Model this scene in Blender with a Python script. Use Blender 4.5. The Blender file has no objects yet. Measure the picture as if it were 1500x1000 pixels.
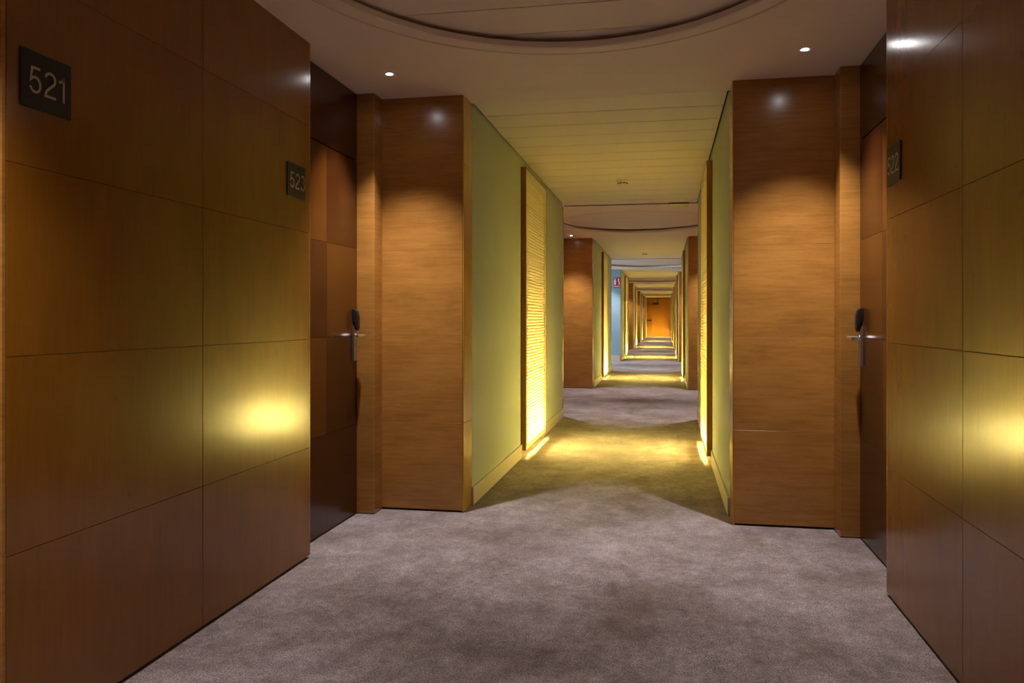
import bpy, bmesh, math, random
from mathutils import Vector, Matrix
random.seed(7)
scene = bpy.context.scene
COL = scene.collection

# ------------------------------------------------------------------ camera
H_EYE = 1.15
F_PX, VX, VY = 1180.0, 974.0, 466.5
yaw = math.atan((VX - 750.0) / F_PX)
cam_d = bpy.data.cameras.new('camera')
cam_d.sensor_fit = 'HORIZONTAL'
cam_d.sensor_width = 36.0
cam_d.lens = 36.0 * F_PX / 1500.0
cam_d.shift_y = (VY - 500.0) / 1500.0
cam_d.clip_start = 0.02
cam = bpy.data.objects.new('camera', cam_d)
COL.objects.link(cam)
cam.location = (0, 0, H_EYE)
cam.rotation_euler = (math.pi / 2, 0, yaw)
scene.camera = cam

# ------------------------------------------------------------------ world, exposure
world = bpy.data.worlds.new('world')
scene.world = world
world.use_nodes = True
world.node_tree.nodes['Background'].inputs[0].default_value = (0.55, 0.72, 1.0, 1)
world.node_tree.nodes['Background'].inputs[1].default_value = 0.3
vs = scene.view_settings
vs.view_transform = 'Standard'
vs.look = 'None'
vs.exposure = 0.5
vs.gamma = 1.0
vs.use_curve_mapping = False
cy = scene.cycles
cy.max_bounces = 10
cy.diffuse_bounces = 7
cy.glossy_bounces = 4
cy.transmission_bounces = 6
cy.transparent_max_bounces = 12
cy.sample_clamp_indirect = 8.0
cy.caustics_reflective = False
cy.caustics_refractive = False

LAMP_COL = (1.0, 0.76, 0.20)
LAMP_POWER = 400.0
SPOT_COL = (1.0, 0.91, 0.92)
SPOT_POWER = 128.0
LENS_POWER = 120.0
DAY_COL = (0.55, 0.78, 1.0)
DAY_POWER = 110.0

# ------------------------------------------------------------------ dimensions
CEIL = 2.475
XL, XR = -1.172, 0.37           # passage walls
VXL, VXR = -1.68, 0.907         # vestibule wall faces
XC = -0.387
PER = 8.64
V_C = 2.715                     # centre of the near vestibule
V_HALF = 1.92                   # half length of a vestibule
P_LEN = PER - 2 * V_HALF        # length of a narrow passage
ROWS = [0.0, 0.53, 1.05, 1.56, 2.075, CEIL]

# ------------------------------------------------------------------ materials
def new_mat(name):
    m = bpy.data.materials.new(name)
    m.use_nodes = True
    nt = m.node_tree
    b = nt.nodes['Principled BSDF']
    return m, nt, b

def N(nt, t, **kw):
    n = nt.nodes.new(t)
    for k, v in kw.items():
        setattr(n, k, v)
    return n

def ramp(nt, fac, stops):
    r = N(nt, 'ShaderNodeValToRGB')
    e = r.color_ramp.elements
    while len(e) < len(stops):
        e.new(0.5)
    for i, (p, c) in enumerate(stops):
        e[i].position = p
        e[i].color = (c[0], c[1], c[2], 1)
    nt.links.new(fac, r.inputs[0])
    return r.outputs[0]

def mix(nt, fac, a, b, mode='MIX'):
    m = N(nt, 'ShaderNodeMix', data_type='RGBA', blend_type=mode)
    for i, v in ((0, fac), (6, a), (7, b)):
        if hasattr(v, 'is_linked'):
            nt.links.new(v, m.inputs[i])
        else:
            m.inputs[i].default_value = v if i == 0 else (v[0], v[1], v[2], 1)
    return m.outputs[2]

def wood(name, dark, light, grain='H', rough=0.25, spec=0.5, fig=1.0, bump=0.02):
    """veneer; grain 'H' runs horizontally, 'V' vertically"""
    m, nt, b = new_mat(name)
    tc = N(nt, 'ShaderNodeTexCoord')
    oi = N(nt, 'ShaderNodeObjectInfo')
    add = N(nt, 'ShaderNodeVectorMath', operation='ADD')
    sc = N(nt, 'ShaderNodeVectorMath', operation='SCALE')
    comb = N(nt, 'ShaderNodeCombineXYZ')
    for i in range(3):
        nt.links.new(oi.outputs['Random'], comb.inputs[i])
    nt.links.new(comb.outputs[0], sc.inputs[0])
    sc.inputs['Scale'].default_value = 37.0
    nt.links.new(tc.outputs['Object'], add.inputs[0])
    nt.links.new(sc.outputs[0], add.inputs[1])
    def noise(scale, stretch, det=5.0, ro=0.6, dist=0.0):
        mp = N(nt, 'ShaderNodeMapping')
        mp.inputs['Scale'].default_value = (1, 1, stretch) if grain == 'H' else (stretch, stretch, 1)
        nt.links.new(add.outputs[0], mp.inputs[0])
        n = N(nt, 'ShaderNodeTexNoise')
        n.inputs['Scale'].default_value = scale
        n.inputs['Detail'].default_value = det
        n.inputs['Roughness'].default_value = ro
        n.inputs['Distortion'].default_value = dist
        nt.links.new(mp.outputs[0], n.inputs['Vector'])
        return n.outputs[0]
    g = noise(5.0, 14.0, 6.0, 0.65, 0.6)        # fine grain
    f = noise(3.2, 2.2, 3.0, 0.5, 0.4)          # broad figure
    p = noise(40.0, 5.0, 2.0, 0.5)              # pores
    k = noise(9.0, 1.3, 1.0, 0.4)               # little knots
    c1 = ramp(nt, g, [(0.28, dark), (0.75, light)])
    mid = [(a + bb) / 2 for a, bb in zip(dark, light)]
    c2 = ramp(nt, f, [(0.3, [v * (1 - 0.28 * fig) for v in mid]), (0.7, [v * (1 + 0.22 * fig) for v in mid])])
    c = mix(nt, 0.5, c1, c2)
    pr = ramp(nt, p, [(0.30, (0.80, 0.78, 0.74)), (0.42, (1, 1, 1))])
    c = mix(nt, 0.5 * fig, c, pr, 'MULTIPLY')
    kn = ramp(nt, k, [(0.16, (0.55, 0.45, 0.38)), (0.24, (1, 1, 1))])
    c = mix(nt, 0.7 if grain == 'V' else 0.0, c, kn, 'MULTIPLY')
    # slight tone change from sheet to sheet
    tone = N(nt, 'ShaderNodeMapRange')
    tone.inputs['To Min'].default_value = 0.97
    tone.inputs['To Max'].default_value = 1.03
    nt.links.new(oi.outputs['Random'], tone.inputs[0])
    tv = N(nt, 'ShaderNodeVectorMath', operation='SCALE')
    nt.links.new(c, tv.inputs[0])
    nt.links.new(tone.outputs[0], tv.inputs['Scale'])
    nt.links.new(tv.outputs[0], b.inputs['Base Color'])
    b.inputs['Roughness'].default_value = rough
    b.inputs['Specular IOR Level'].default_value = spec
    bp = N(nt, 'ShaderNodeBump')
    bp.inputs['Strength'].default_value = bump
    bp.inputs['Distance'].default_value = 0.004
    nt.links.new(g, bp.inputs['Height'])
    nt.links.new(bp.outputs[0], b.inputs['Normal'])
    return m

def plain(name, col, rough=0.5, metal=0.0, spec=0.5, var=0.06, scale=6.0, bump=0.0, bscale=200.0):
    m, nt, b = new_mat(name)
    tc = N(nt, 'ShaderNodeTexCoord')
    n = N(nt, 'ShaderNodeTexNoise')
    n.inputs['Scale'].default_value = scale
    n.inputs['Detail'].default_value = 4
    nt.links.new(tc.outputs['Object'], n.inputs['Vector'])
    c = ramp(nt, n.outputs[0], [(0.3, [v * (1 - var) for v in col]), (0.7, [min(1, v * (1 + var)) for v in col])])
    nt.links.new(c, b.inputs['Base Color'])
    b.inputs['Roughness'].default_value = rough
    b.inputs['Metallic'].default_value = metal
    b.inputs['Specular IOR Level'].default_value = spec
    if bump:
        n2 = N(nt, 'ShaderNodeTexNoise')
        n2.inputs['Scale'].default_value = bscale
        nt.links.new(tc.outputs['Object'], n2.inputs['Vector'])
        bp = N(nt, 'ShaderNodeBump')
        bp.inputs['Strength'].default_value = bump
        bp.inputs['Distance'].default_value = 0.002
        nt.links.new(n2.outputs[0], bp.inputs['Height'])
        nt.links.new(bp.outputs[0], b.inputs['Normal'])
    return m

def emitter(name, col, strength):
    m = bpy.data.materials.new(name)
    m.use_nodes = True
    nt = m.node_tree
    nt.nodes.clear()
    o = N(nt, 'ShaderNodeOutputMaterial')
    e = N(nt, 'ShaderNodeEmission')
    e.inputs[0].default_value = (*col, 1)
    e.inputs[1].default_value = strength
    nt.links.new(e.outputs[0], o.inputs[0])
    return m

def diffuser(name, col, trans=0.5, clear=0.3):
    m = bpy.data.materials.new(name)
    m.use_nodes = True
    nt = m.node_tree
    nt.nodes.clear()
    o = N(nt, 'ShaderNodeOutputMaterial')
    d = N(nt, 'ShaderNodeBsdfDiffuse')
    t = N(nt, 'ShaderNodeBsdfTranslucent')
    d.inputs[0].default_value = (*col, 1)
    t.inputs[0].default_value = (*col, 1)
    m1 = N(nt, 'ShaderNodeMixShader')
    m1.inputs[0].default_value = trans
    nt.links.new(d.outputs[0], m1.inputs[1])
    nt.links.new(t.outputs[0], m1.inputs[2])
    out = m1.outputs[0]
    if clear:
        tr = N(nt, 'ShaderNodeBsdfTransparent')
        m2 = N(nt, 'ShaderNodeMixShader')
        m2.inputs[0].default_value = clear
        nt.links.new(out, m2.inputs[1])
        nt.links.new(tr.outputs[0], m2.inputs[2])
        out = m2.outputs[0]
    nt.links.new(out, o.inputs[0])
    return m

def carpet_mat():
    m, nt, b = new_mat('carpet')
    tc = N(nt, 'ShaderNodeTexCoord')
    def noise(scale, sv, det, ro, dist=0.0):
        mp = N(nt, 'ShaderNodeMapping')
        mp.inputs['Scale'].default_value = sv
        nt.links.new(tc.outputs['Object'], mp.inputs[0])
        n = N(nt, 'ShaderNodeTexNoise')
        n.inputs['Scale'].default_value = scale
        n.inputs['Detail'].default_value = det
        n.inputs['Roughness'].default_value = ro
        n.inputs['Distortion'].default_value = dist
        nt.links.new(mp.outputs[0], n.inputs['Vector'])
        return n.outputs[0]
    big = noise(1.7, (1.0, 1.0, 1), 8, 0.7, 0.3)
    mid = noise(7.0, (1.25, 0.85, 1), 7, 0.75, 0.2)
    fine = noise(170.0, (1, 1, 1), 2, 0.6)
    small = noise(34.0, (1, 1, 1), 4, 0.7)
    pile = noise(420.0, (1, 1, 1), 1, 0.5)
    c = ramp(nt, big, [(0.36, (0.225, 0.178, 0.162)), (0.50, (0.33, 0.280, 0.272)), (0.64, (0.43, 0.38, 0.38))])
    c2 = ramp(nt, mid, [(0.32, (0.70, 0.69, 0.68)), (0.68, (1.22, 1.22, 1.22))])
    c = mix(nt, 1.0, c, c2, 'MULTIPLY')
    c4 = ramp(nt, small, [(0.3, (0.72, 0.71, 0.70)), (0.7, (1.26, 1.26, 1.26))])
    c = mix(nt, 0.9, c, c4, 'MULTIPLY')
    c3 = ramp(nt, fine, [(0.34, (0.42, 0.41, 0.40)), (0.66, (1.5, 1.5, 1.52))])
    c = mix(nt, 1.0, c, c3, 'MULTIPLY')
    nt.links.new(c, b.inputs['Base Color'])
    b.inputs['Roughness'].default_value = 0.95
    b.inputs['Specular IOR Level'].default_value = 0.1
    b.inputs['Sheen Weight'].default_value = 0.15
    bp = N(nt, 'ShaderNodeBump')
    bp.inputs['Strength'].default_value = 0.5
    bp.inputs['Distance'].default_value = 0.004
    mx = N(nt, 'ShaderNodeMath', operation='ADD')
    nt.links.new(fine, mx.inputs[0])
    nt.links.new(pile, mx.inputs[1])
    nt.links.new(mx.outputs[0], bp.inputs['Height'])
    nt.links.new(bp.outputs[0], b.inputs['Normal'])
    return m

M = {}
M['carpet'] = carpet_mat()
M['wall_wood'] = wood('honey_veneer', (0.205, 0.078, 0.004), (0.280, 0.114, 0.008), 'V', 0.20, 0.5, 0.55, 0.012)
M['pil_wood'] = wood('honey_veneer_across', (0.255, 0.104, 0.016), (0.50, 0.245, 0.058), 'H', 0.22, 0.5, 1.0, 0.015)
M['strip'] = wood('honey_veneer_edge', (0.46, 0.24, 0.025), (0.60, 0.34, 0.045), 'V', 0.2, 0.5, 0.8)
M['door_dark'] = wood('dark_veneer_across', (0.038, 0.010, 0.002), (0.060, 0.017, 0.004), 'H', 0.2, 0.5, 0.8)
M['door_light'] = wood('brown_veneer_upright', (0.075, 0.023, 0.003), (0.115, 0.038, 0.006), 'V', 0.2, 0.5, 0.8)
M['far_wood'] = wood('far_door_veneer', (0.26, 0.105, 0.010), (0.34, 0.14, 0.018), 'V', 0.3, 0.5, 0.5)
M['box_wood'] = wood('box_edge_veneer', (0.26, 0.115, 0.022), (0.36, 0.17, 0.035), 'V', 0.3, 0.4, 0.8)
M['dark'] = plain('dark_gap', (0.012, 0.009, 0.007), 0.8)
M['backing'] = plain('brown_backing_board', (0.05, 0.02, 0.006), 0.8)
M['plaster'] = plain('white_plaster', (0.84, 0.78, 0.70), 0.6, spec=0.3, var=0.02, scale=2.0)
M['panel'] = plain('cream_ceiling_panel', (0.84, 0.79, 0.70), 0.5, spec=0.3, var=0.015, scale=2.0)
M['green'] = plain('sage_wall_paint', (0.50, 0.56, 0.45), 0.75, spec=0.25, var=0.03, scale=3.0, bump=0.05)
M['blue'] = plain('blue_grey_wall_paint', (0.27, 0.40, 0.46), 0.75, spec=0.25, var=0.03, scale=3.0)
M['base'] = plain('cream_baseboard_paint', (0.62, 0.56, 0.42), 0.4, var=0.02)
M['steel'] = plain('brushed_steel', (0.74, 0.56, 0.32), 0.28, metal=1.0, var=0.08, scale=30.0)
M['chrome'] = plain('satin_chrome', (0.90, 0.89, 0.88), 0.28, metal=1.0, var=0.02)
M['satin'] = plain('satin_steel', (0.55, 0.53, 0.47), 0.35, metal=1.0, var=0.03)
M['black'] = plain('black_plastic', (0.012, 0.012, 0.013), 0.3, var=0.1)
M['plate'] = plain('black_plate', (0.010, 0.009, 0.009), 0.45, var=0.1)
M['digit'] = plain('grey_lettering', (0.42, 0.38, 0.32), 0.4, var=0.03)
M['white_pl'] = plain('white_plastic', (0.88, 0.86, 0.78), 0.4, var=0.02)
M['white'] = plain('white_enamel', (0.85, 0.83, 0.78), 0.6, var=0.01)
M['trough'] = plain('grey_white_trough', (0.60, 0.57, 0.50), 0.7, var=0.01)
M['red'] = plain('red_sign', (0.48, 0.015, 0.02), 0.4, var=0.04)
M['signwhite'] = plain('white_sign_print', (0.85, 0.85, 0.85), 0.5, var=0.01)
M['slat'] = diffuser('cream_slat', (0.86, 0.80, 0.62), 0.45, 0.0)
M['border'] = diffuser('cream_screen_border', (0.80, 0.76, 0.60), 0.22, 0.0)
M['diffuser'] = diffuser('opal_sheet', (0.95, 0.92, 0.85), 0.75, 0.35)
M['lamp'] = emitter('warm_tube_glow', LAMP_COL, LAMP_POWER)
M['lens'] = emitter('downlight_glow', (1.0, 0.95, 0.97), LENS_POWER)
M['glass'] = diffuser('opal_window_glass', (0.9, 0.95, 1.0), 0.9, 0.6)

# ------------------------------------------------------------------ mesh helpers
def bm_box(bm, x0, x1, y0, y1, z0, z1):
    v = [bm.verts.new(p) for p in ((x0, y0, z0), (x1, y0, z0), (x1, y1, z0), (x0, y1, z0),
                                   (x0, y0, z1), (x1, y0, z1), (x1, y1, z1), (x0, y1, z1))]
    for f in ((0, 3, 2, 1), (4, 5, 6, 7), (0, 1, 5, 4), (1, 2, 6, 5), (2, 3, 7, 6), (3, 0, 4, 7)):
        bm.faces.new([v[i] for i in f])

def bm_cyl(bm, p0, p1, r0, r1=None, seg=24, cap0=True, cap1=True):
    r1 = r0 if r1 is None else r1
    p0, p1 = Vector(p0), Vector(p1)
    d = (p1 - p0).normalized()
    a = d.orthogonal().normalized()
    b = d.cross(a)
    A, B = [], []
    for i in range(seg):
        t = 2 * math.pi * i / seg
        o = a * math.cos(t) + b * math.sin(t)
        A.append(bm.verts.new(p0 + o * r0))
        B.append(bm.verts.new(p1 + o * r1))
    for i in range(seg):
        j = (i + 1) % seg
        bm.faces.new((A[i], A[j], B[j], B[i]))
    if cap0:
        bm.faces.new(A[::-1])
    if cap1:
        bm.faces.new(B)

def bm_lathe(bm, prof, seg=32):
    """prof: (radius, z) list, about the z axis"""
    rings = []
    for r, z in prof:
        if r < 1e-6:
            rings.append([bm.verts.new((0, 0, z))])
        else:
            rings.append([bm.verts.new((r * math.cos(2 * math.pi * i / seg), r * math.sin(2 * math.pi * i / seg), z)) for i in range(seg)])
    for A, B in zip(rings, rings[1:]):
        for i in range(seg):
            j = (i + 1) % seg
            if len(A) == 1 and len(B) == 1:
                continue
            if len(A) == 1:
                bm.faces.new((A[0], B[i], B[j]))
            elif len(B) == 1:
                bm.faces.new((A[i], A[j], B[0]))
            else:
                bm.faces.new((A[i], A[j], B[j], B[i]))

def bm_prism(bm, pts, axis, a0, a1):
    """extrude a closed 2-D outline along an axis"""
    def P(u, v, w):
        return {'x': (w, u, v), 'y': (u, w, v), 'z': (u, v, w)}[axis]
    A = [bm.verts.new(P(u, v, a0)) for u, v in pts]
    B = [bm.verts.new(P(u, v, a1)) for u, v in pts]
    bm.faces.new(A)
    bm.faces.new(B[::-1])
    n = len(pts)
    for i in range(n):
        j = (i + 1) % n
        bm.faces.new((A[j], A[i], B[i], B[j]))

def obj(name, bm, mat, parent=None, bevel=0.0, smooth=False, loc=None, segs=2):
    if bevel:
        bmesh.ops.bevel(bm, geom=list(bm.edges), offset=bevel, segments=segs, profile=0.6, affect='EDGES')
    bmesh.ops.recalc_face_normals(bm, faces=list(bm.faces))
    me = bpy.data.meshes.new(name)
    bm.to_mesh(me)
    bm.free()
    me.materials.append(M[mat] if isinstance(mat, str) else mat)
    if smooth:
        for p in me.polygons:
            p.use_smooth = True
        try:
            me.set_sharp_from_angle(angle=math.radians(40))
        except Exception:
            pass
    o = bpy.data.objects.new(name, me)
    COL.objects.link(o)
    if loc is not None:
        o.location = loc
    if parent is not None:
        o.parent = parent
    return o

def box_obj(name, b, mat, parent=None, bevel=0.0):
    bm = bmesh.new()
    bm_box(bm, *b)
    return obj(name, bm, mat, parent, bevel)

_cache = {}
def piece(name, size, mat, loc, parent, bevel=0.0):
    """a box centred on its own origin; alike pieces share mesh data"""
    key = (name, tuple(round(s, 4) for s in size), mat)
    if key in _cache:
        o = bpy.data.objects.new(name, _cache[key])
        COL.objects.link(o)
        o.location = loc
        o.parent = parent
        return o
    bm = bmesh.new()
    sx, sy, sz = (s / 2 for s in size)
    bm_box(bm, -sx, sx, -sy, sy, -sz, sz)
    o = obj(name, bm, mat, parent, bevel, loc=loc, segs=1)
    _cache[key] = o.data
    return o

def tag(o, label=None, cat=None, group=None, kind=None):
    if label:
        o['label'] = label
    if cat:
        o['category'] = cat
    if group:
        o['group'] = group
    if kind:
        o['kind'] = kind
    return o

def empty(name, loc=(0, 0, 0)):
    o = bpy.data.objects.new(name, None)
    o.empty_display_size = 0.1
    COL.objects.link(o)
    o.location = loc
    return o

def struct(o, label=None, cat=None):
    return tag(o, label, cat, kind='structure')

# ------------------------------------------------------------------ layout
FAR_Y = 51.2
K_LAST = 5
def p_start(k):
    return V_C + V_HALF + PER * k
def p_end(k):
    return p_start(k) + P_LEN
def v_centre(v):
    return V_C + PER * v
ORD = ['nearest', 'second', 'third', 'fourth', 'fifth', 'sixth', 'seventh']

# ------------------------------------------------------------------ floor
bm = bmesh.new()
bm_box(bm, -5.2, 1.6, -4.6, FAR_Y + 0.6, -0.08, 0.0)
struct(obj('floor', bm, 'carpet'), 'mottled grey-brown carpet running the whole length of the corridor', 'carpet')

# ------------------------------------------------------------------ clad walls
def clad_wall(name, x_face, side, y0, y1, label, detailed=True):
    """wood clad wall in a vestibule: dark backing slab with veneer sheets"""
    xb0, xb1 = (x_face - 0.15, x_face - 0.02) if side < 0 else (x_face + 0.02, x_face + 0.15)
    w = struct(box_obj(name, (xb0, xb1, y0 + 0.004, y1 - 0.004, 0, CEIL), 'backing'), label, 'wall')
    xm = x_face - 0.011 if side < 0 else x_face + 0.011
    ym = (y0 + y1) / 2
    cols = [(y0 + 0.014, ym), (ym, y1 - 0.014)]
    for a, b_ in cols:
        for z0, z1 in zip(ROWS, ROWS[1:]):
            lo = 0.012 if z0 == 0 else z0
            g, gy = 0.0008, 0.0018
            piece('wood_panel', (0.022, (b_ - a) - 2 * gy, (z1 - lo) - 2 * g), 'wall_wood', (xm, (a + b_) / 2, (lo + z1) / 2), w, 0.0005)
    for ye in (y0, y1):                          # edge lipping of the free ends
        yy = ye + 0.007 if ye == y0 else ye - 0.007
        xw = x_face - 0.0765 if side < 0 else x_face + 0.0765
        piece('edge_lipping', (0.153, 0.0136, CEIL - 0.012), 'pil_wood', (xw, yy, CEIL / 2 + 0.006), w, 0.0012)
    return w

def pilaster(name, side, y_face, ny, label, mat='pil_wood', panels=True):
    """short cross wall beside the passage, facing the vestibule (ny = -1 looks back to the camera)"""
    xa, xb = ((VXL, XL) if side < 0 else (XR, VXR))
    back = (y_face + 0.02, y_face + 0.20) if ny < 0 else (y_face - 0.20, y_face - 0.02)
    outer = (-1.86, xb - 0.012) if side < 0 else (xa + 0.012, 1.08)
    w = struct(box_obj(name, (*outer, *back, 0, CEIL + (0.029 if ny > 0 else 0)), 'backing'), label, 'wall')
    ym = y_face + (0.011 if ny < 0 else -0.011)
    g = 0.0004
    e = 0.006
    a, b_ = (xa, xb - e) if side < 0 else (xa + e, xb)
    rows = list(zip(ROWS, ROWS[1:])) if panels else [(0.0, CEIL)]
    for z0, z1 in rows:
        lo = 0.012 if z0 == 0 else z0
        piece('wood_panel' if panels else 'wall_board', (b_ - a - 2 * g, 0.022, z1 - lo - 2 * g), mat, ((a + b_) / 2, ym, (lo + z1) / 2), w, 0.0003)
    # wood corner strip along the passage side
    ys = (y_face + 0.004, y_face + 0.215) if ny < 0 else (y_face - 0.12, y_face - 0.004)
    xs = XL if side < 0 else XR
    xsb = (xs - 0.012, xs) if side < 0 else (xs, xs + 0.012)
    cuts = ROWS if panels else [0, CEIL]
    for z0, z1 in zip(cuts, cuts[1:]):
        lo = 0.004 if z0 == 0 else z0
        piece('corner_strip', (0.012, ys[1] - ys[0], z1 - lo - 0.001), 'strip', (sum(xsb) / 2, sum(ys) / 2, (lo + z1) / 2), w, 0.001)
    return w

_trim = [0]
def jamb(side, y_in, y_out, label):
    """door casing between a door and the pilaster"""
    _trim[0] += 1
    a, b_ = min(y_in, y_out), max(y_in, y_out)
    x = (-1.84, VXL + 0.002) if side < 0 else (VXR - 0.002, 1.06)
    bm = bmesh.new()
    bm_box(bm, x[0], x[1], a, b_, 0.004, CEIL)
    return struct(obj('trim_%d' % _trim[0], bm, 'pil_wood', None, 0.004), label, 'door casing')

# ------------------------------------------------------------------ doors
def door_handle_set(parent, xf, n, yl, dirn):
    """electronic lock: slim plate, black card reader, lever. xf door face x, n outward normal sign, yl latch y, dirn lever direction"""
    lock = empty('door_lock')
    lock.parent = parent
    X = lambda a: xf + n * a
    def bx(a, b_):
        p, q = X(a), X(b_)
        return (min(p, q), max(p, q))
    box_obj('lock_plate', (*bx(0, 0.016), yl - 0.019, yl + 0.019, 0.905, 1.135), 'satin', lock, 0.003)
    bm = bmesh.new()
    prof = [(0, 1.120), (0.018, 1.085), (0.030, 1.080), (0.035, 1.100), (0.035, 1.160), (0.029, 1.190), (0.018, 1.203), (0, 1.205)]
    pts = [(X(a), z) for a, z in prof]
    bm_prism(bm, pts, 'y', yl - 0.019, yl + 0.019)
    obj('card_reader', bm, 'black', lock, 0.004, True)
    bm = bmesh.new()
    path = [Vector((X(0.012), yl, 1.05)), Vector((X(0.054), yl, 1.05)), Vector((X(0.070), yl + dirn * 0.006, 1.05)),
            Vector((X(0.077), yl + dirn * 0.022, 1.05)), Vector((X(0.077), yl + dirn * 0.075, 1.05)), Vector((X(0.075), yl + dirn * 0.128, 1.05))]
    rad = [0.011, 0.010, 0.0105, 0.0105, 0.0095, 0.0085]
    seg = 14
    rings = []
    for i, p in enumerate(path):
        d = (path[min(i + 1, len(path) - 1)] - path[max(i - 1, 0)]).normalized()
        up = Vector((0, 0, 1))
        s_ = d.cross(up)
        rings.append([bm.verts.new(p + (s_ * math.cos(2 * math.pi * k / seg) + up * math.sin(2 * math.pi * k / seg)) * rad[i]) for k in range(seg)])
    for A, B in zip(rings, rings[1:]):
        for k in range(seg):
            j = (k + 1) % seg
            bm.faces.new((A[k], A[j], B[j], B[k]))
    bm.faces.new(rings[0][::-1])
    bm.faces.new(rings[-1])
    obj('lever', bm, 'chrome', lock, 0, True)
    bm = bmesh.new()
    bm_cyl(bm, (X(0.014), yl, 1.05), (X(0.022), yl, 1.05), 0.019)
    obj('rosette', bm, 'chrome', lock, 0.002, True)
    return lock

_door = [0]
def room_door(side, y_a, y_b, latch_high, label, light_first):
    """chequered veneer room door with a transom above; y_a < y_b"""
    _door[0] += 1
    d = struct(empty('door_%d' % _door[0], ((-1.81 if side < 0 else 1.03), (y_a + y_b) / 2, 0)), label, 'door')
    xf = -1.785 if side < 0 else 1.002
    n = 1 if side < 0 else -1
    xm = xf - n * 0.008
    # helper so that children keep world coordinates
    inv = Matrix.Translation(-d.location)
    def under(o):
        o.location = Vector(o.location) - d.location
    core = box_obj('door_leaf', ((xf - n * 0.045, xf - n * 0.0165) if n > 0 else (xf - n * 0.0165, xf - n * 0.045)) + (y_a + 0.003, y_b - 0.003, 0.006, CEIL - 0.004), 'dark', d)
    under(core)
    ym = (y_a + y_b) / 2
    for r, (z0, z1) in enumerate(zip(ROWS[:4], ROWS[1:5])):
        lo = 0.010 if r == 0 else z0
        for c, (a, b_) in enumerate(((y_a + 0.004, ym), (ym, y_b - 0.004))):
            light = ((r + c + (1 if light_first else 0)) % 2 == 0) and r >= 1
            mat = 'door_light' if light else 'door_dark'
            g = 0.0008
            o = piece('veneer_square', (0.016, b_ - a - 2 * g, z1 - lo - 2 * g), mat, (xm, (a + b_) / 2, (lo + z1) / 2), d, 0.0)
            under(o)
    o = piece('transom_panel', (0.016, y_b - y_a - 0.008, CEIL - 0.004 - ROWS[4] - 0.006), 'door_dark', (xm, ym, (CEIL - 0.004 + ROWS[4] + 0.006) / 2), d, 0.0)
    under(o)
    yl = y_b - 0.062 if latch_high else y_a + 0.062
    lk = door_handle_set(d, xf, n, yl, -1 if latch_high else 1)
    lk.location = -d.location
    return d

# ------------------------------------------------------------------ downlights
def downlight(x, y, label, group, lit=True):
    t = tag(empty('downlight', (x, y, CEIL)), label, 'downlight', group)
    bm = bmesh.new()
    bm_lathe(bm, [(0.018, 0.004), (0.019, -0.001), (0.024, -0.003), (0.029, -0.0022), (0.030, 0.002)], 32)
    obj('trim_ring', bm, 'plaster', t, 0, True)
    bm = bmesh.new()
    bm_lathe(bm, [(0.0, -0.0005), (0.008, -0.0012), (0.015, -0.0008), (0.018, 0.001)], 28)
    obj('lamp_lens', bm, 'lens', t, 0, True)
    l = bpy.data.lights.new('downlight_beam', 'SPOT')
    l.energy = SPOT_POWER
    l.color = SPOT_COL
    l.spot_size = math.radians(85)
    l.spot_blend = 1.0
    l.shadow_soft_size = 0.022
    lo = bpy.data.objects.new('downlight_beam', l)
    COL.objects.link(lo)
    lo.parent = t
    lo.location = (0, 0, -0.012)
    return t

# ------------------------------------------------------------------ ceilings
def ell(a, b_, t, c, z):
    return (XC + b_ * math.cos(t), c + a * math.sin(t), z)

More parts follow.
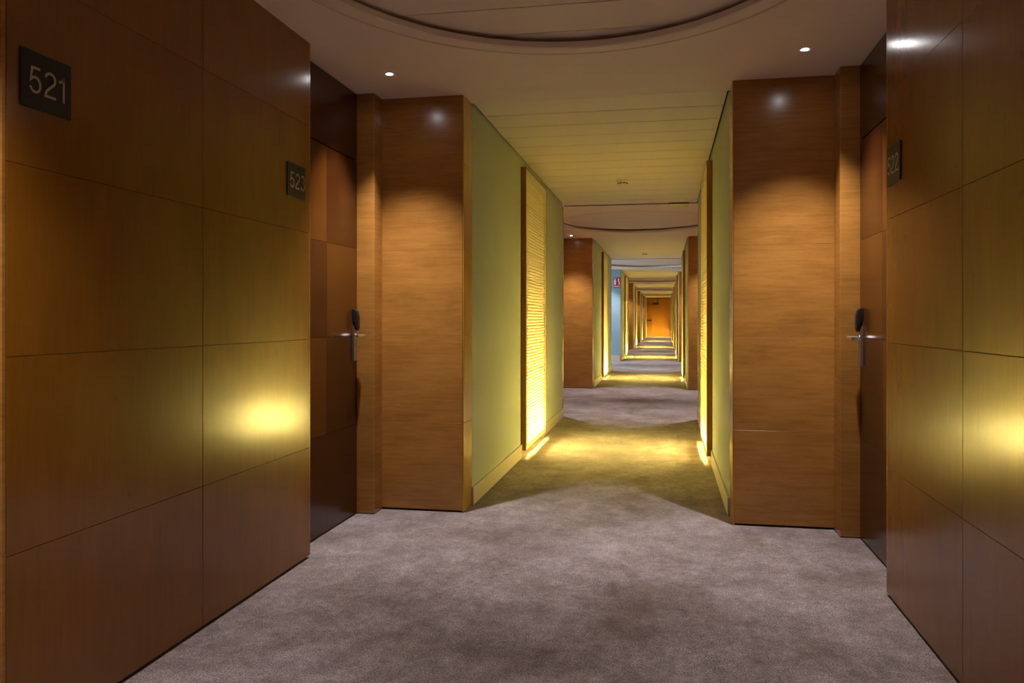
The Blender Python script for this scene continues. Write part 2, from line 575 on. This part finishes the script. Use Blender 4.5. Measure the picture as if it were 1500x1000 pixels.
def vestibule_ceiling(v, c, xl=-1.86, xr=1.08):
    name = 'ceiling'
    y0, y1 = c - V_HALF - 0.001, c + V_HALF + 0.20
    y0 = y0 + 0.02
    corners = [math.atan2(yy - c, xx - XC) for xx in (xl, xr) for yy in (y0, y1)]
    ang = sorted(set([round(2 * math.pi * i / 120 - math.pi, 6) for i in range(120)] + [round(a, 6) for a in corners]))
    bm = bmesh.new()
    prof = [(1.316, 1.121, CEIL), (1.314, 1.119, CEIL + 0.014), (1.300, 1.105, CEIL + 0.014), (1.298, 1.103, CEIL - 0.001), (1.262, 1.070, CEIL - 0.002),
            (1.222, 1.032, CEIL - 0.001), (1.214, 1.024, CEIL + 0.004), (1.212, 1.022, CEIL + 0.030), (1.222, 1.032, CEIL + 0.034), (1.40, 1.20, CEIL + 0.036),
            (1.40, 1.20, CEIL + 0.12)]
    rings = []
    rect = []
    for t in ang:
        dx, dy = math.cos(t), math.sin(t)
        tx = ((xr - XC) if dx > 0 else (xl - XC)) / dx if abs(dx) > 1e-9 else 1e9
        ty = ((y1 - c) if dy > 0 else (y0 - c)) / dy if abs(dy) > 1e-9 else 1e9
        s = min(tx, ty)
        rect.append(bm.verts.new((XC + dx * s, c + dy * s, CEIL)))
    rings.append(rect)
    for a, b_, z in prof:
        ring = []
        for t in ang:
            # same polar direction on the ellipse
            r = a * b_ / math.sqrt((a * math.cos(t)) ** 2 + (b_ * math.sin(t)) ** 2)
            ring.append(bm.verts.new((XC + r * math.cos(t), c + r * math.sin(t), z)))
        rings.append(ring)
    n = len(ang)
    for A, B in zip(rings, rings[1:]):
        for i in range(n):
            j = (i + 1) % n
            bm.faces.new((A[i], A[j], B[j], B[i]))
    bm.faces.new(rings[-1])
    o = struct(obj(name, bm, 'plaster'), 'white ceiling with an oval coffer over the %s vestibule' % ORD[v], 'ceiling')
    # boards closing the coffer
    yj = c + 0.795 - 0.333 * 7
    a, b_ = 1.34, 1.14
    while yj < c + a:
        ya, yb = max(yj + 0.005, c - a + 0.002), min(yj + 0.328, c + a - 0.002)
        yj += 0.333
        if yb - ya < 0.02:
            continue
        K = 14
        right, left = [], []
        for i in range(K + 1):
            y = ya + (yb - ya) * i / K
            hw = b_ * math.sqrt(max(0.0, 1 - ((y - c) / a) ** 2))
            hw = max(hw, 0.01)
            right.append((XC + hw, y))
            left.append((XC - hw, y))
        bm = bmesh.new()
        bm_prism(bm, right + left[::-1], 'z', CEIL + 0.052, CEIL + 0.068)
        obj('coffer_board', bm, 'panel', o)
    return o

def passage_ceiling(k):
    y0, y1 = p_start(k) + 0.20, p_end(k)
    o = struct(box_obj('ceiling', (-1.36, 0.56, y0, y1 + 0.02, CEIL + 0.03, CEIL + 0.10), 'dark'),
               'plank panelled cream ceiling over the %s narrow passage' % ORD[max(k, 0)] if k >= 0 else 'plank panelled ceiling behind the viewpoint', 'ceiling')
    xs0, xs1 = XL + 0.012, XR - 0.012
    n = 14
    pit = (y1 - 0.008 - y0) / n
    for i in range(n):
        piece('ceiling_panel', (xs1 - xs0, pit - 0.013, 0.02), 'panel', ((xs0 + xs1) / 2, y0 + pit * (i + 0.5), CEIL + 0.0105), o, 0.002)
    return o

# ------------------------------------------------------------------ light boxes
BOX_LEN = 1.17
def light_box(side, yc, label, fine=True):
    t = tag(empty('light_box', ((XL if side < 0 else XR), yc, 0.0)), label, 'wall light', 'tall glowing wall lights along the passages')
    n = -side                     # outward direction into the passage (+x on the left wall)
    X = lambda a: n * a           # a > 0 is proud of the wall
    def bxo(name, a0, a1, y0, y1, z0, z1, mat, bevel=0.0):
        p, q = X(a0), X(a1)
        return box_obj(name, (min(p, q), max(p, q), y0, y1, z0, z1), mat, t, bevel)
    hl = BOX_LEN / 2
    zb, zt = 0.060, 2.405
    pr = 0.042
    # brown side edges and rails
    bxo('frame_stile', -0.012, pr + 0.002, -hl, -hl + 0.016, zb, zt, 'box_wood', 0.0015)
    bxo('frame_stile', -0.012, pr + 0.002, hl - 0.016, hl, zb, zt, 'box_wood', 0.0015)
    bxo('frame_rail', -0.012, pr + 0.002, -hl + 0.0162, hl - 0.0162, zt - 0.012, zt, 'box_wood', 0.0015)
    # pale border of the screen
    yb0, yb1 = -hl + 0.017, hl - 0.017
    bw = 0.085
    bxo('screen_border', pr - 0.006, pr, yb0, yb0 + bw, zb, zt - 0.013, 'border')
    bxo('screen_border', pr - 0.006, pr, yb1 - bw, yb1, zb, zt - 0.013, 'border')
    bxo('screen_border', pr - 0.006, pr, yb0 + bw + 0.0004, yb1 - bw - 0.0004, zt - 0.10, zt - 0.013, 'border')
    bxo('screen_border', pr - 0.006, pr, yb0 + bw + 0.0004, yb1 - bw - 0.0004, zb, zb + 0.045, 'border')
    # slats of the screen, too fine to pick apart
    bm = bmesh.new()
    z = zb + 0.047
    pitch = 0.026 if fine else 0.052
    p0, p1 = sorted((X(pr - 0.012), X(pr - 0.003)))
    while z < zt - 0.105:
        bm_box(bm, p0, p1, yb0 + bw, yb1 - bw, z + pitch * 0.42, z + pitch)
        z += pitch
    tag(obj('screen_slats', bm, 'slat', t), 'fine horizontal slats', kind='stuff')
    # opal sheet behind the slats
    bm = bmesh.new()
    p = X(pr - 0.024)
    vv = [bm.verts.new(q) for q in ((p, yb0 + 0.002, zb), (p, yb1 - 0.002, zb), (p, yb1 - 0.002, zt - 0.02), (p, yb0 + 0.002, zt - 0.02))]
    bm.faces.new(vv)
    obj('opal_sheet', bm, 'diffuser', t)
    # white trough behind, open below
    bm = bmesh.new()
    pts = [(X(-0.004), -hl + 0.020), (X(-0.004), -hl + 0.017), (X(-0.166), -hl + 0.017), (X(-0.166), hl - 0.017), (X(-0.004), hl - 0.017), (X(-0.004), hl - 0.020), (X(-0.162), hl - 0.020), (X(-0.162), -hl + 0.020)]
    bm_prism(bm, pts, 'z', 0.0, zt - 0.02)
    obj('trough', bm, 'trough', t)
    # lamp: three tubes low in the trough; unseen baffle added against floor spill
    bxo('spill_baffle', -0.160, 0.007, -hl + 0.022, hl - 0.022, 0.080, 0.086, 'white')
    for q, zz in enumerate((0.125, 0.195, 0.265)):
        bm = bmesh.new()
        bm_cyl(bm, (X(-0.058), -hl + 0.10, zz), (X(-0.058), hl - 0.10, zz), 0.019, seg=12)
        obj('lamp_tube', bm, 'lamp', t, 0, True)
    return t

# ------------------------------------------------------------------ passage walls
def passage_wall(side, k):
    y0, y1 = p_start(k) + 0.205, p_end(k) - 0.10
    if k == K_LAST:
        y1 = FAR_Y
    yc = BOX_Y(k)
    hl = BOX_LEN / 2 + 0.002
    pts = [(y0, 0), (yc - hl, 0), (yc - hl, 2.40), (yc + hl, 2.40), (yc + hl, 0), (y1, 0), (y1, CEIL + 0.03), (y0, CEIL + 0.03)]
    if k < 0:                                    # plain wall, no light box
        pts = [(y0, 0), (y1, 0), (y1, CEIL + 0.03), (y0, CEIL + 0.03)]
    bm = bmesh.new()
    xs = (XL - 0.17, XL) if side < 0 else (XR, XR + 0.17)
    bm_prism(bm, pts, 'x', *xs)
    nm = 'left' if side < 0 else 'right'
    where = ORD[k] if k >= 0 else 'rear'
    w = struct(obj('wall_' + nm, bm, 'green'), 'sage green painted wall on the %s of the %s passage' % (nm, where), 'wall')
    # backing behind the light box recess
    for a, b_, in (((y0, yc - hl), (yc + hl, y1)) if k >= 0 else ((y0, y1),)):
        xb = (XL, XL + 0.012) if side < 0 else (XR - 0.012, XR)
        bm = bmesh.new()
        bm_box(bm, *xb, a, b_ , 0.0, 0.108)
        struct(obj('baseboard_' + nm, bm, 'base', None, 0.0015), 'cream baseboard along the green wall on the %s of the %s passage%s' % (nm, where, ', before the light box' if a == y0 and k >= 0 else ', beyond the light box' if k >= 0 else ''), 'baseboard')
    return w

def BOX_Y(k):
    return p_start(k) + 2.515

# ------------------------------------------------------------------ build passages
for k in range(-1, K_LAST + 1):
    for s in (-1, 1):
        passage_wall(s, k)
        nm = 'left' if s < 0 else 'right'
        where = ORD[k] + ' passage' if k >= 0 else 'passage behind the viewpoint'
        if k >= 0:
            light_box(s, BOX_Y(k), 'tall glowing slatted light box on the %s wall of the %s' % (nm, where), fine=(k < 2))
    passage_ceiling(k)

# ------------------------------------------------------------------ build vestibules
for v in range(0, K_LAST + 1):
    c = v_centre(v)
    where = ORD[v]
    vestibule_ceiling(v, c)
    lobby = (v == 2)
    # cross walls (pilasters)
    pilaster('wall_left', -1, c + V_HALF, -1, ('blue-grey painted cross wall carrying the red fire sign' if lobby else 'honey veneer cross wall at the far left of the %s vestibule' % where), 'blue' if lobby else 'pil_wood', not lobby)
    pilaster('wall_right', 1, c + V_HALF, -1, 'honey veneer cross wall at the far right of the %s vestibule' % where)
    pilaster('wall_left', -1, c - V_HALF, 1, 'honey veneer cross wall at the near left of the %s vestibule' % where)
    pilaster('wall_right', 1, c - V_HALF, 1, 'honey veneer cross wall at the near right of the %s vestibule' % where)
    if v == 0:
        clad_wall('wall_left', VXL, -1, c - 0.92, c + 0.92, 'honey veneer panelled wall carrying plates 521 and 523')
        clad_wall('wall_right', VXR, 1, c - 0.875, c + 0.875, 'honey veneer panelled wall carrying plate 522')
        jamb(-1, c + 1.785, c + V_HALF, 'honey wood door casing beyond the dark door by plate 523')
        jamb(1, c + 1.763, c + V_HALF, 'honey wood door casing beyond the dark door by plate 522')
        jamb(-1, c - 1.785, c - V_HALF, 'honey wood door casing of the door by plate 521')
        jamb(1, c - 1.763, c - V_HALF, 'honey wood door casing at the near right, behind the viewpoint')
        room_door(-1, c + 0.915, c + 1.787, True, 'dark chequered veneer room door recessed on the left beyond plate 523', True)
        room_door(1, c + 0.870, c + 1.765, True, 'dark chequered veneer room door recessed on the right beyond plate 522', True)
        room_door(-1, c - 1.787, c - 0.915, False, 'dark chequered veneer room door by plate 521 at the left edge', True)
        room_door(1, c - 1.765, c - 0.870, False, 'dark chequered veneer room door on the near right wall', True)
        for sd in (-1, 1):  # dark shells added behind the doors to stop light leaking in
            xx = (-2.0, -1.862) if sd < 0 else (1.082, 1.2)
            struct(box_obj('wall_left' if sd < 0 else 'wall_right', (*xx, c - 1.95, c + 1.95, 0, CEIL + 0.1), 'dark'), 'unseen dark shell added against light leaks behind the doors on the %s' % ('left' if sd < 0 else 'right'), 'wall')
    else:
        for sd in (-1, 1):
            if lobby and sd < 0:
                continue
            xx = (VXL - 0.18, VXL) if sd < 0 else (VXR, VXR + 0.17)
            nm = 'left' if sd < 0 else 'right'
            struct(box_obj('wall_' + nm, (*xx, c - V_HALF + 0.025, c + V_HALF + (-0.002), 0, CEIL), 'wall_wood'), 'honey veneer side wall on the %s of the %s vestibule' % (nm, where), 'wall')
    # downlights, four to a vestibule
    if v < 6:
        for sx, sd in ((-1.08, 'left'), (1.065, 'right')):
            for sy, nf in ((1.452, 'far'), (-1.452, 'near')):
                downlight(XC + sx, c + sy, 'small white recessed downlight at the %s %s of the %s vestibule ceiling' % (nf, sd, where), 'recessed ceiling downlights')

# lift lobby off the third vestibule
c2 = v_centre(2)
struct(box_obj('wall_left', (-4.9, -1.862, c2 + V_HALF + 0.001, c2 + V_HALF + 0.15, 0, CEIL), 'blue'), 'blue-grey side wall of the bright lobby off the third vestibule', 'wall')
struct(box_obj('wall_left', (-4.9, -1.862, c2 - V_HALF - 0.15, c2 - V_HALF - 0.001, 0, CEIL), 'blue'), 'near side wall of the bright lobby off the third vestibule', 'wall')
struct(box_obj('ceiling', (-4.9, -1.862, c2 - V_HALF - 0.15, c2 + V_HALF + 0.15, CEIL, CEIL + 0.1), 'plaster'), 'white ceiling of the bright lobby off the third vestibule', 'ceiling')
box_b = box_obj('baseboard_left', (VXL, XL - 0.014, c2 + V_HALF - 0.013, c2 + V_HALF - 0.0005, 0, 0.16), 'base')
struct(box_b, 'pale baseboard under the blue-grey wall', 'baseboard')
# window at the end of the lobby
wy0, wy1, wz0, wz1 = c2 - 1.5, c2 + 1.5, 0.5, 2.3
pts_out = [(c2 - V_HALF - 0.15, 0), (c2 + V_HALF + 0.15, 0), (c2 + V_HALF + 0.15, CEIL), (c2 - V_HALF - 0.15, CEIL)]
bm = bmesh.new()
A = [(c2 - 2.07, 0), (c2 + 2.07, 0), (c2 + 2.07, CEIL), (c2 - 2.07, CEIL)]
Bh = [(wy0, wz0), (wy1, wz0), (wy1, wz1), (wy0, wz1)]
fr = [[bm.verts.new((xx, *p)) for p in q] for xx in (-5.02, -4.9) for q in (A, Bh)]
for i in range(4):
    j = (i + 1) % 4
    bm.faces.new((fr[0][i], fr[0][j], fr[1][j], fr[1][i]))
    bm.faces.new((fr[2][i], fr[2][j], fr[3][j], fr[3][i]))
    bm.faces.new((fr[1][i], fr[1][j], fr[3][j], fr[3][i]))
    bm.faces.new((fr[0][i], fr[0][j], fr[2][j], fr[2][i]))
struct(obj('wall_left', bm, 'blue'), 'window wall at the end of the side lobby', 'wall')
win = struct(empty('window_1', (-4.95, c2, wz0)), 'tall daylight window at the end of the side lobby', 'window')
for nm_, b_ in (('window_frame', (-0.03, 0.03, -1.5, -1.44, 0, 1.8)), ('window_frame', (-0.03, 0.03, 1.44, 1.5, 0, 1.8)), ('window_frame', (-0.03, 0.03, -1.439, 1.439, 0, 0.06)),
                ('window_frame', (-0.03, 0.03, -1.439, 1.439, 1.74, 1.8)), ('window_mullion', (-0.025, 0.025, -0.03, 0.03, 0.0605, 1.7395))):
    box_obj(nm_, b_, 'white_pl', win, 0.003)
for s in (-1, 1):
    bm = bmesh.new()
    a_, b_ = (0.031, 1.439) if s > 0 else (-1.439, -0.031)
    bm_box(bm, -0.004, 0.004, a_, b_, 0.061, 1.739)
    obj('window_pane', bm, 'glass', win)
day = bpy.data.lights.new('daylight', 'AREA')
day.shape = 'RECTANGLE'
day.size, day.size_y = 1.7, 2.9
day.energy = DAY_POWER
day.color = DAY_COL
dayo = bpy.data.objects.new('daylight', day)
COL.objects.link(dayo)
dayo.location = (-5.15, c2, 1.4)
dayo.rotation_euler = (0, -math.pi / 2, 0)

# rear end of the corridor behind the viewpoint
struct(box_obj('wall_back', (-1.4, 0.6, p_start(-1) + 0.0, p_start(-1) + 0.19, 0, CEIL + 0.1), 'wall_wood'), 'plain veneer wall closing the corridor behind the viewpoint', 'wall')

# ------------------------------------------------------------------ far end door
fe = struct(box_obj('wall_end', (XL - 0.1, XR + 0.1, FAR_Y + 0.06, FAR_Y + 0.2, 0, CEIL + 0.1), 'far_wood'), 'veneer wall closing the far end of the corridor', 'wall')
fd = struct(empty('door_5', (XC, FAR_Y, 0)), 'orange wood door with a dark closer at the far end of the corridor', 'door')
wl = XL + 0.004 - XC
wr = XR - 0.004 - XC
box_obj('door_leaf', (wl + 0.36, wr - 0.06, 0.0, 0.055, 0.008, 2.30), 'far_wood', fd, 0.003)
box_obj('side_leaf', (wl + 0.06, wl + 0.352, 0.0, 0.055, 0.008, 2.30), 'far_wood', fd, 0.003)
box_obj('door_frame', (wl, wl + 0.056, -0.03, 0.055, 0.0, 2.36), 'pil_wood', fd, 0.002)
box_obj('door_frame', (wr - 0.056, wr, -0.03, 0.055, 0.0, 2.36), 'pil_wood', fd, 0.002)
box_obj('door_frame', (wl + 0.057, wr - 0.057, -0.03, 0.055, 2.303, 2.36), 'pil_wood', fd, 0.002)
cl = box_obj('door_closer', (wl + 0.42, wl + 0.80, -0.07, -0.001, 2.02, 2.14), 'black', fd, 0.006)
box_obj('closer_arm', (0.0, 0.03, -0.02, -0.002, 0.001, 0.16), 'black', cl, 0.002).location = (wl + 0.70, -0.03, 2.141)
box_obj('closer_arm', (-0.36, 0.0, -0.02, -0.002, 0.0, 0.03), 'black', cl, 0.002).location = (wl + 0.42, -0.03, 2.05)
hb = box_obj('push_bar', (wl + 0.07, wl + 0.35, -0.07, -0.045, 1.00, 1.085), 'black', fd, 0.004)
for xx in (wl + 0.10, wl + 0.31):
    box_obj('bar_bracket', (xx, xx + 0.03, -0.0445, -0.0005, 1.025, 1.065), 'black', hb, 0.002)

# ------------------------------------------------------------------ number plates
def arc(cx, cy_, rx, ry, a0, a1, n=14):
    return [(cx + rx * math.cos(math.radians(a0 + (a1 - a0) * i / n)), cy_ + ry * math.sin(math.radians(a0 + (a1 - a0) * i / n))) for i in range(n + 1)]

GLYPHS = {            # centre lines of sans-serif digits, unit height
    '1': [[(0.27, 0.0), (0.27, 1.0)], [(0.03, 0.775), (0.12, 0.785), (0.20, 0.83), (0.245, 0.90), (0.26, 0.99)]],
    '2': [arc(0.29, 0.715, 0.235, 0.235, 168, -32, 16) + [(0.40, 0.50), (0.24, 0.37), (0.12, 0.25), (0.065, 0.14), (0.05, 0.048), (0.56, 0.048)]],
    '3': [arc(0.275, 0.735, 0.205, 0.215, 165, -70, 16) + [(0.22, 0.525)], [(0.22, 0.525)] + arc(0.275, 0.285, 0.240, 0.240, 80, -168, 18)],
    '5': [[(0.51, 0.950), (0.145, 0.950), (0.075, 0.475)] + arc(0.285, 0.325, 0.235, 0.280, 132, -162, 20)],
}
def glyph_mesh(ch, size):
    me = bpy.data.meshes.new('digit')
    bm = bmesh.new()
    hw = 0.050
    for line in GLYPHS[ch]:
        P = [Vector(p) for p in line]
        L, R_ = [], []
        for i, p in enumerate(P):
            d0 = (P[i] - P[i - 1]).normalized() if i else None
            d1 = (P[i + 1] - P[i]).normalized() if i + 1 < len(P) else None
            if d0 is None:
                d0 = d1
            if d1 is None:
                d1 = d0
            n0, n1 = Vector((-d0.y, d0.x)), Vector((-d1.y, d1.x))
            m_ = (n0 + n1)
            m_ = m_.normalized() if m_.length > 1e-4 else n0
            k_ = hw / max(0.45, m_.dot(n0))
            L.append(p + m_ * k_)
            R_.append(p - m_ * k_)
        T = [[bm.verts.new((q.x * size, q.y * size, z)) for q in side_] for side_ in (L, R_) for z in (0.0, 0.0008)]
        lb, lt, rb, rt = T
        for i in range(len(P) - 1):
            bm.faces.new((lt[i], lt[i + 1], rt[i + 1], rt[i]))
            bm.faces.new((lb[i], rb[i], rb[i + 1], lb[i + 1]))
            bm.faces.new((lb[i], lb[i + 1], lt[i + 1], lt[i]))
            bm.faces.new((rb[i], rt[i], rt[i + 1], rb[i + 1]))
    bm.to_mesh(me)
    bm.free()
    me.materials.append(M['digit'])
    return me

def number_plate(text, x_face, side, y0, y1, z0, z1, label, dx=0.0):
    n = -side
    yc, zc = (y0 + y1) / 2, (z0 + z1) / 2
    t = tag(empty('number_plate', (x_face, yc, zc)), label, 'number plate', 'room number plates')
    hw, hh = (y1 - y0) / 2, (z1 - z0) / 2
    xs = sorted((n * 0.0004, n * 0.006))
    box_obj('plate', (xs[0], xs[1], -hw, hw, -hh, hh), 'plate', t, 0.001)
    size = 0.092
    mes = [glyph_mesh(ch, size) for ch in text]
    info = []
    for me in mes:
        xsv = [v.co.x for v in me.vertices]
        ysv = [v.co.y for v in me.vertices]
        info.append((min(xsv), max(xsv), min(ysv), max(ysv)))
    hgt = max(i[3] for i in info)
    sy = 0.072 / hgt
    sx = sy * 1.06
    gap = 0.010
    widths = [(i[1] - i[0]) * sx for i in info]
    tot = sum(widths) + gap * (len(text) - 1)
    cur = -tot / 2 + dx
    for me, i, w in zip(mes, info, widths):
        # bake: reading direction is +y on the left wall, -y on the right wall
        for v in me.vertices:
            u = cur + (v.co.x - i[0]) * sx
            w_ = v.co.y * sy - 0.036
            v.co = Vector((n * (0.0066 + v.co.z), u * n, w_))
        me.flip_normals() if n < 0 else None
        d = bpy.data.objects.new('digit', me)
        COL.objects.link(d)
        d.parent = t
        cur += w + gap
    return t

number_plate('521', VXL, -1, 1.852, 2.036, 1.718, 1.872, 'large black plate with grey digits 521 high on the left wall', 0.0)
number_plate('523', VXL, -1, 3.386, 3.570, 1.708, 1.862, 'black plate with grey digits 523 near the left wall edge', 0.006)
number_plate('522', VXR, 1, 3.372, 3.556, 1.694, 1.848, 'black plate with grey digits 522 on the right wall edge', -0.004)

# ------------------------------------------------------------------ smoke detectors
def smoke_detector(k, dy):
    t = tag(empty('smoke_detector', (XC - 0.01, p_start(k) + dy, CEIL)), 'round white smoke detector on the ceiling of the %s passage' % ORD[k], 'smoke detector', 'ceiling smoke detectors')
    bm = bmesh.new()
    bm_lathe(bm, [(0.0, 0.0), (0.056, 0.0), (0.056, -0.012), (0.053, -0.015), (0.0, -0.015)], 36)
    obj('mounting_base', bm, 'white_pl', t, 0, True)
    bm = bmesh.new()
    bm_lathe(bm, [(0.044, -0.0155), (0.050, -0.0205), (0.051, -0.026), (0.047, -0.034), (0.040, -0.040), (0.024, -0.043), (0.0, -0.044)], 36)
    obj('sensor_cap', bm, 'white_pl', t, 0, True)
    for i in range(8):
        a = 2 * math.pi * (i + 0.5) / 8
        bm = bmesh.new()
        bm_box(bm, -0.014, 0.014, -0.003, 0.003, -0.004, 0.004)
        o = obj('vent_slot', bm, 'black', t, 0)
        o.location = (0.0445 * math.cos(a), 0.0445 * math.sin(a), -0.0365)
        o.rotation_euler = (0, 0, a + math.pi / 2)
    return t
for k in range(0, 2):
    smoke_detector(k, 3.12)

# ------------------------------------------------------------------ ceiling rail and small hatch at the end of each passage
def end_rail(k):
    y = p_end(k)
    _trim[0] += 1
    struct(box_obj('trim_%d' % _trim[0], (XL + 0.002, XR - 0.002, y - 0.006, y + 0.014, CEIL - 0.005, CEIL + 0.029), 'backing'),
           'dark ceiling rail at the far end of the %s passage' % ORD[k], 'ceiling rail')
for k in range(0, K_LAST):
    end_rail(k)
def rail_unit(k, x0, x1):
    y = p_end(k)
    t = tag(empty('emergency_light', ((x0 + x1) / 2, y, CEIL)), 'small pale box under the ceiling rail at the far end of the %s passage' % ORD[k], 'emergency light', 'small boxes on the ceiling rails')
    h = (x1 - x0) / 2
    box_obj('housing', (-h, h, -0.065, -0.0075, -0.060, -0.016), 'white_pl', t, 0.003)
    box_obj('shadow_gap', (-h - 0.004, h + 0.004, -0.050, -0.0075, -0.0155, -0.0005), 'black', t)  # black strip drawn in for the shadowed gap above the housing
rail_unit(0, 0.045, 0.262)

# hanging sign in the third vestibule
c2 = v_centre(2)
hs = tag(empty('exit_sign', (0.30, c2 + 1.50, CEIL)), 'pale exit light hung below the ceiling of the bright third vestibule', 'exit sign')
box_obj('housing', (-0.13, 0.13, -0.03, 0.03, -0.09, -0.02), 'white_pl', hs, 0.004)
for s in (-1, 1):
    box_obj('hanger', (s * 0.09 - 0.006, s * 0.09 + 0.006, -0.006, 0.006, -0.0202, -0.0002), 'black', hs)

# ------------------------------------------------------------------ fire sign on the blue wall
sx0 = -1.272
fs = tag(empty('fire_sign', (sx0, c2 + V_HALF - 0.0005, 2.12)), 'red fire sign with white pictograms on the blue-grey wall', 'sign')
sw, sh = 0.095, 0.145
box_obj('sign_board', (-sw, sw, -0.004, 0.0, -sh, sh), 'red', fs, 0.001)
def flat(pts, name):
    bm = bmesh.new()
    bm_prism(bm, pts, 'y', -0.0055, -0.0042)
    return obj(name, bm, 'signwhite', fs)
flat([(-0.078, -0.055), (-0.028, -0.055), (-0.028, 0.055), (-0.036, 0.075), (-0.046, 0.08), (-0.046, 0.10), (-0.022, 0.112), (-0.03, 0.122), (-0.078, 0.108), (-0.066, 0.095), (-0.066, 0.08), (-0.078, 0.06)], 'extinguisher_pictogram')
flat([(0.020, 0.118), (0.050, 0.110), (0.066, 0.085), (0.050, 0.06), (0.040, 0.04), (0.066, 0.02), (0.078, -0.02), (0.066, -0.05), (0.040, -0.055), (0.036, -0.035), (0.052, -0.02), (0.050, 0.0), (0.022, 0.03), (0.026, 0.065), (0.038, 0.085), (0.018, 0.10)], 'flame_pictogram')
flat([(-0.085, -0.115), (0.085, -0.115), (0.085, -0.100), (-0.085, -0.100)], 'text_line')
flat([(-0.09, -0.085), (0.09, -0.085), (0.09, -0.080), (-0.09, -0.080)], 'divider_line')
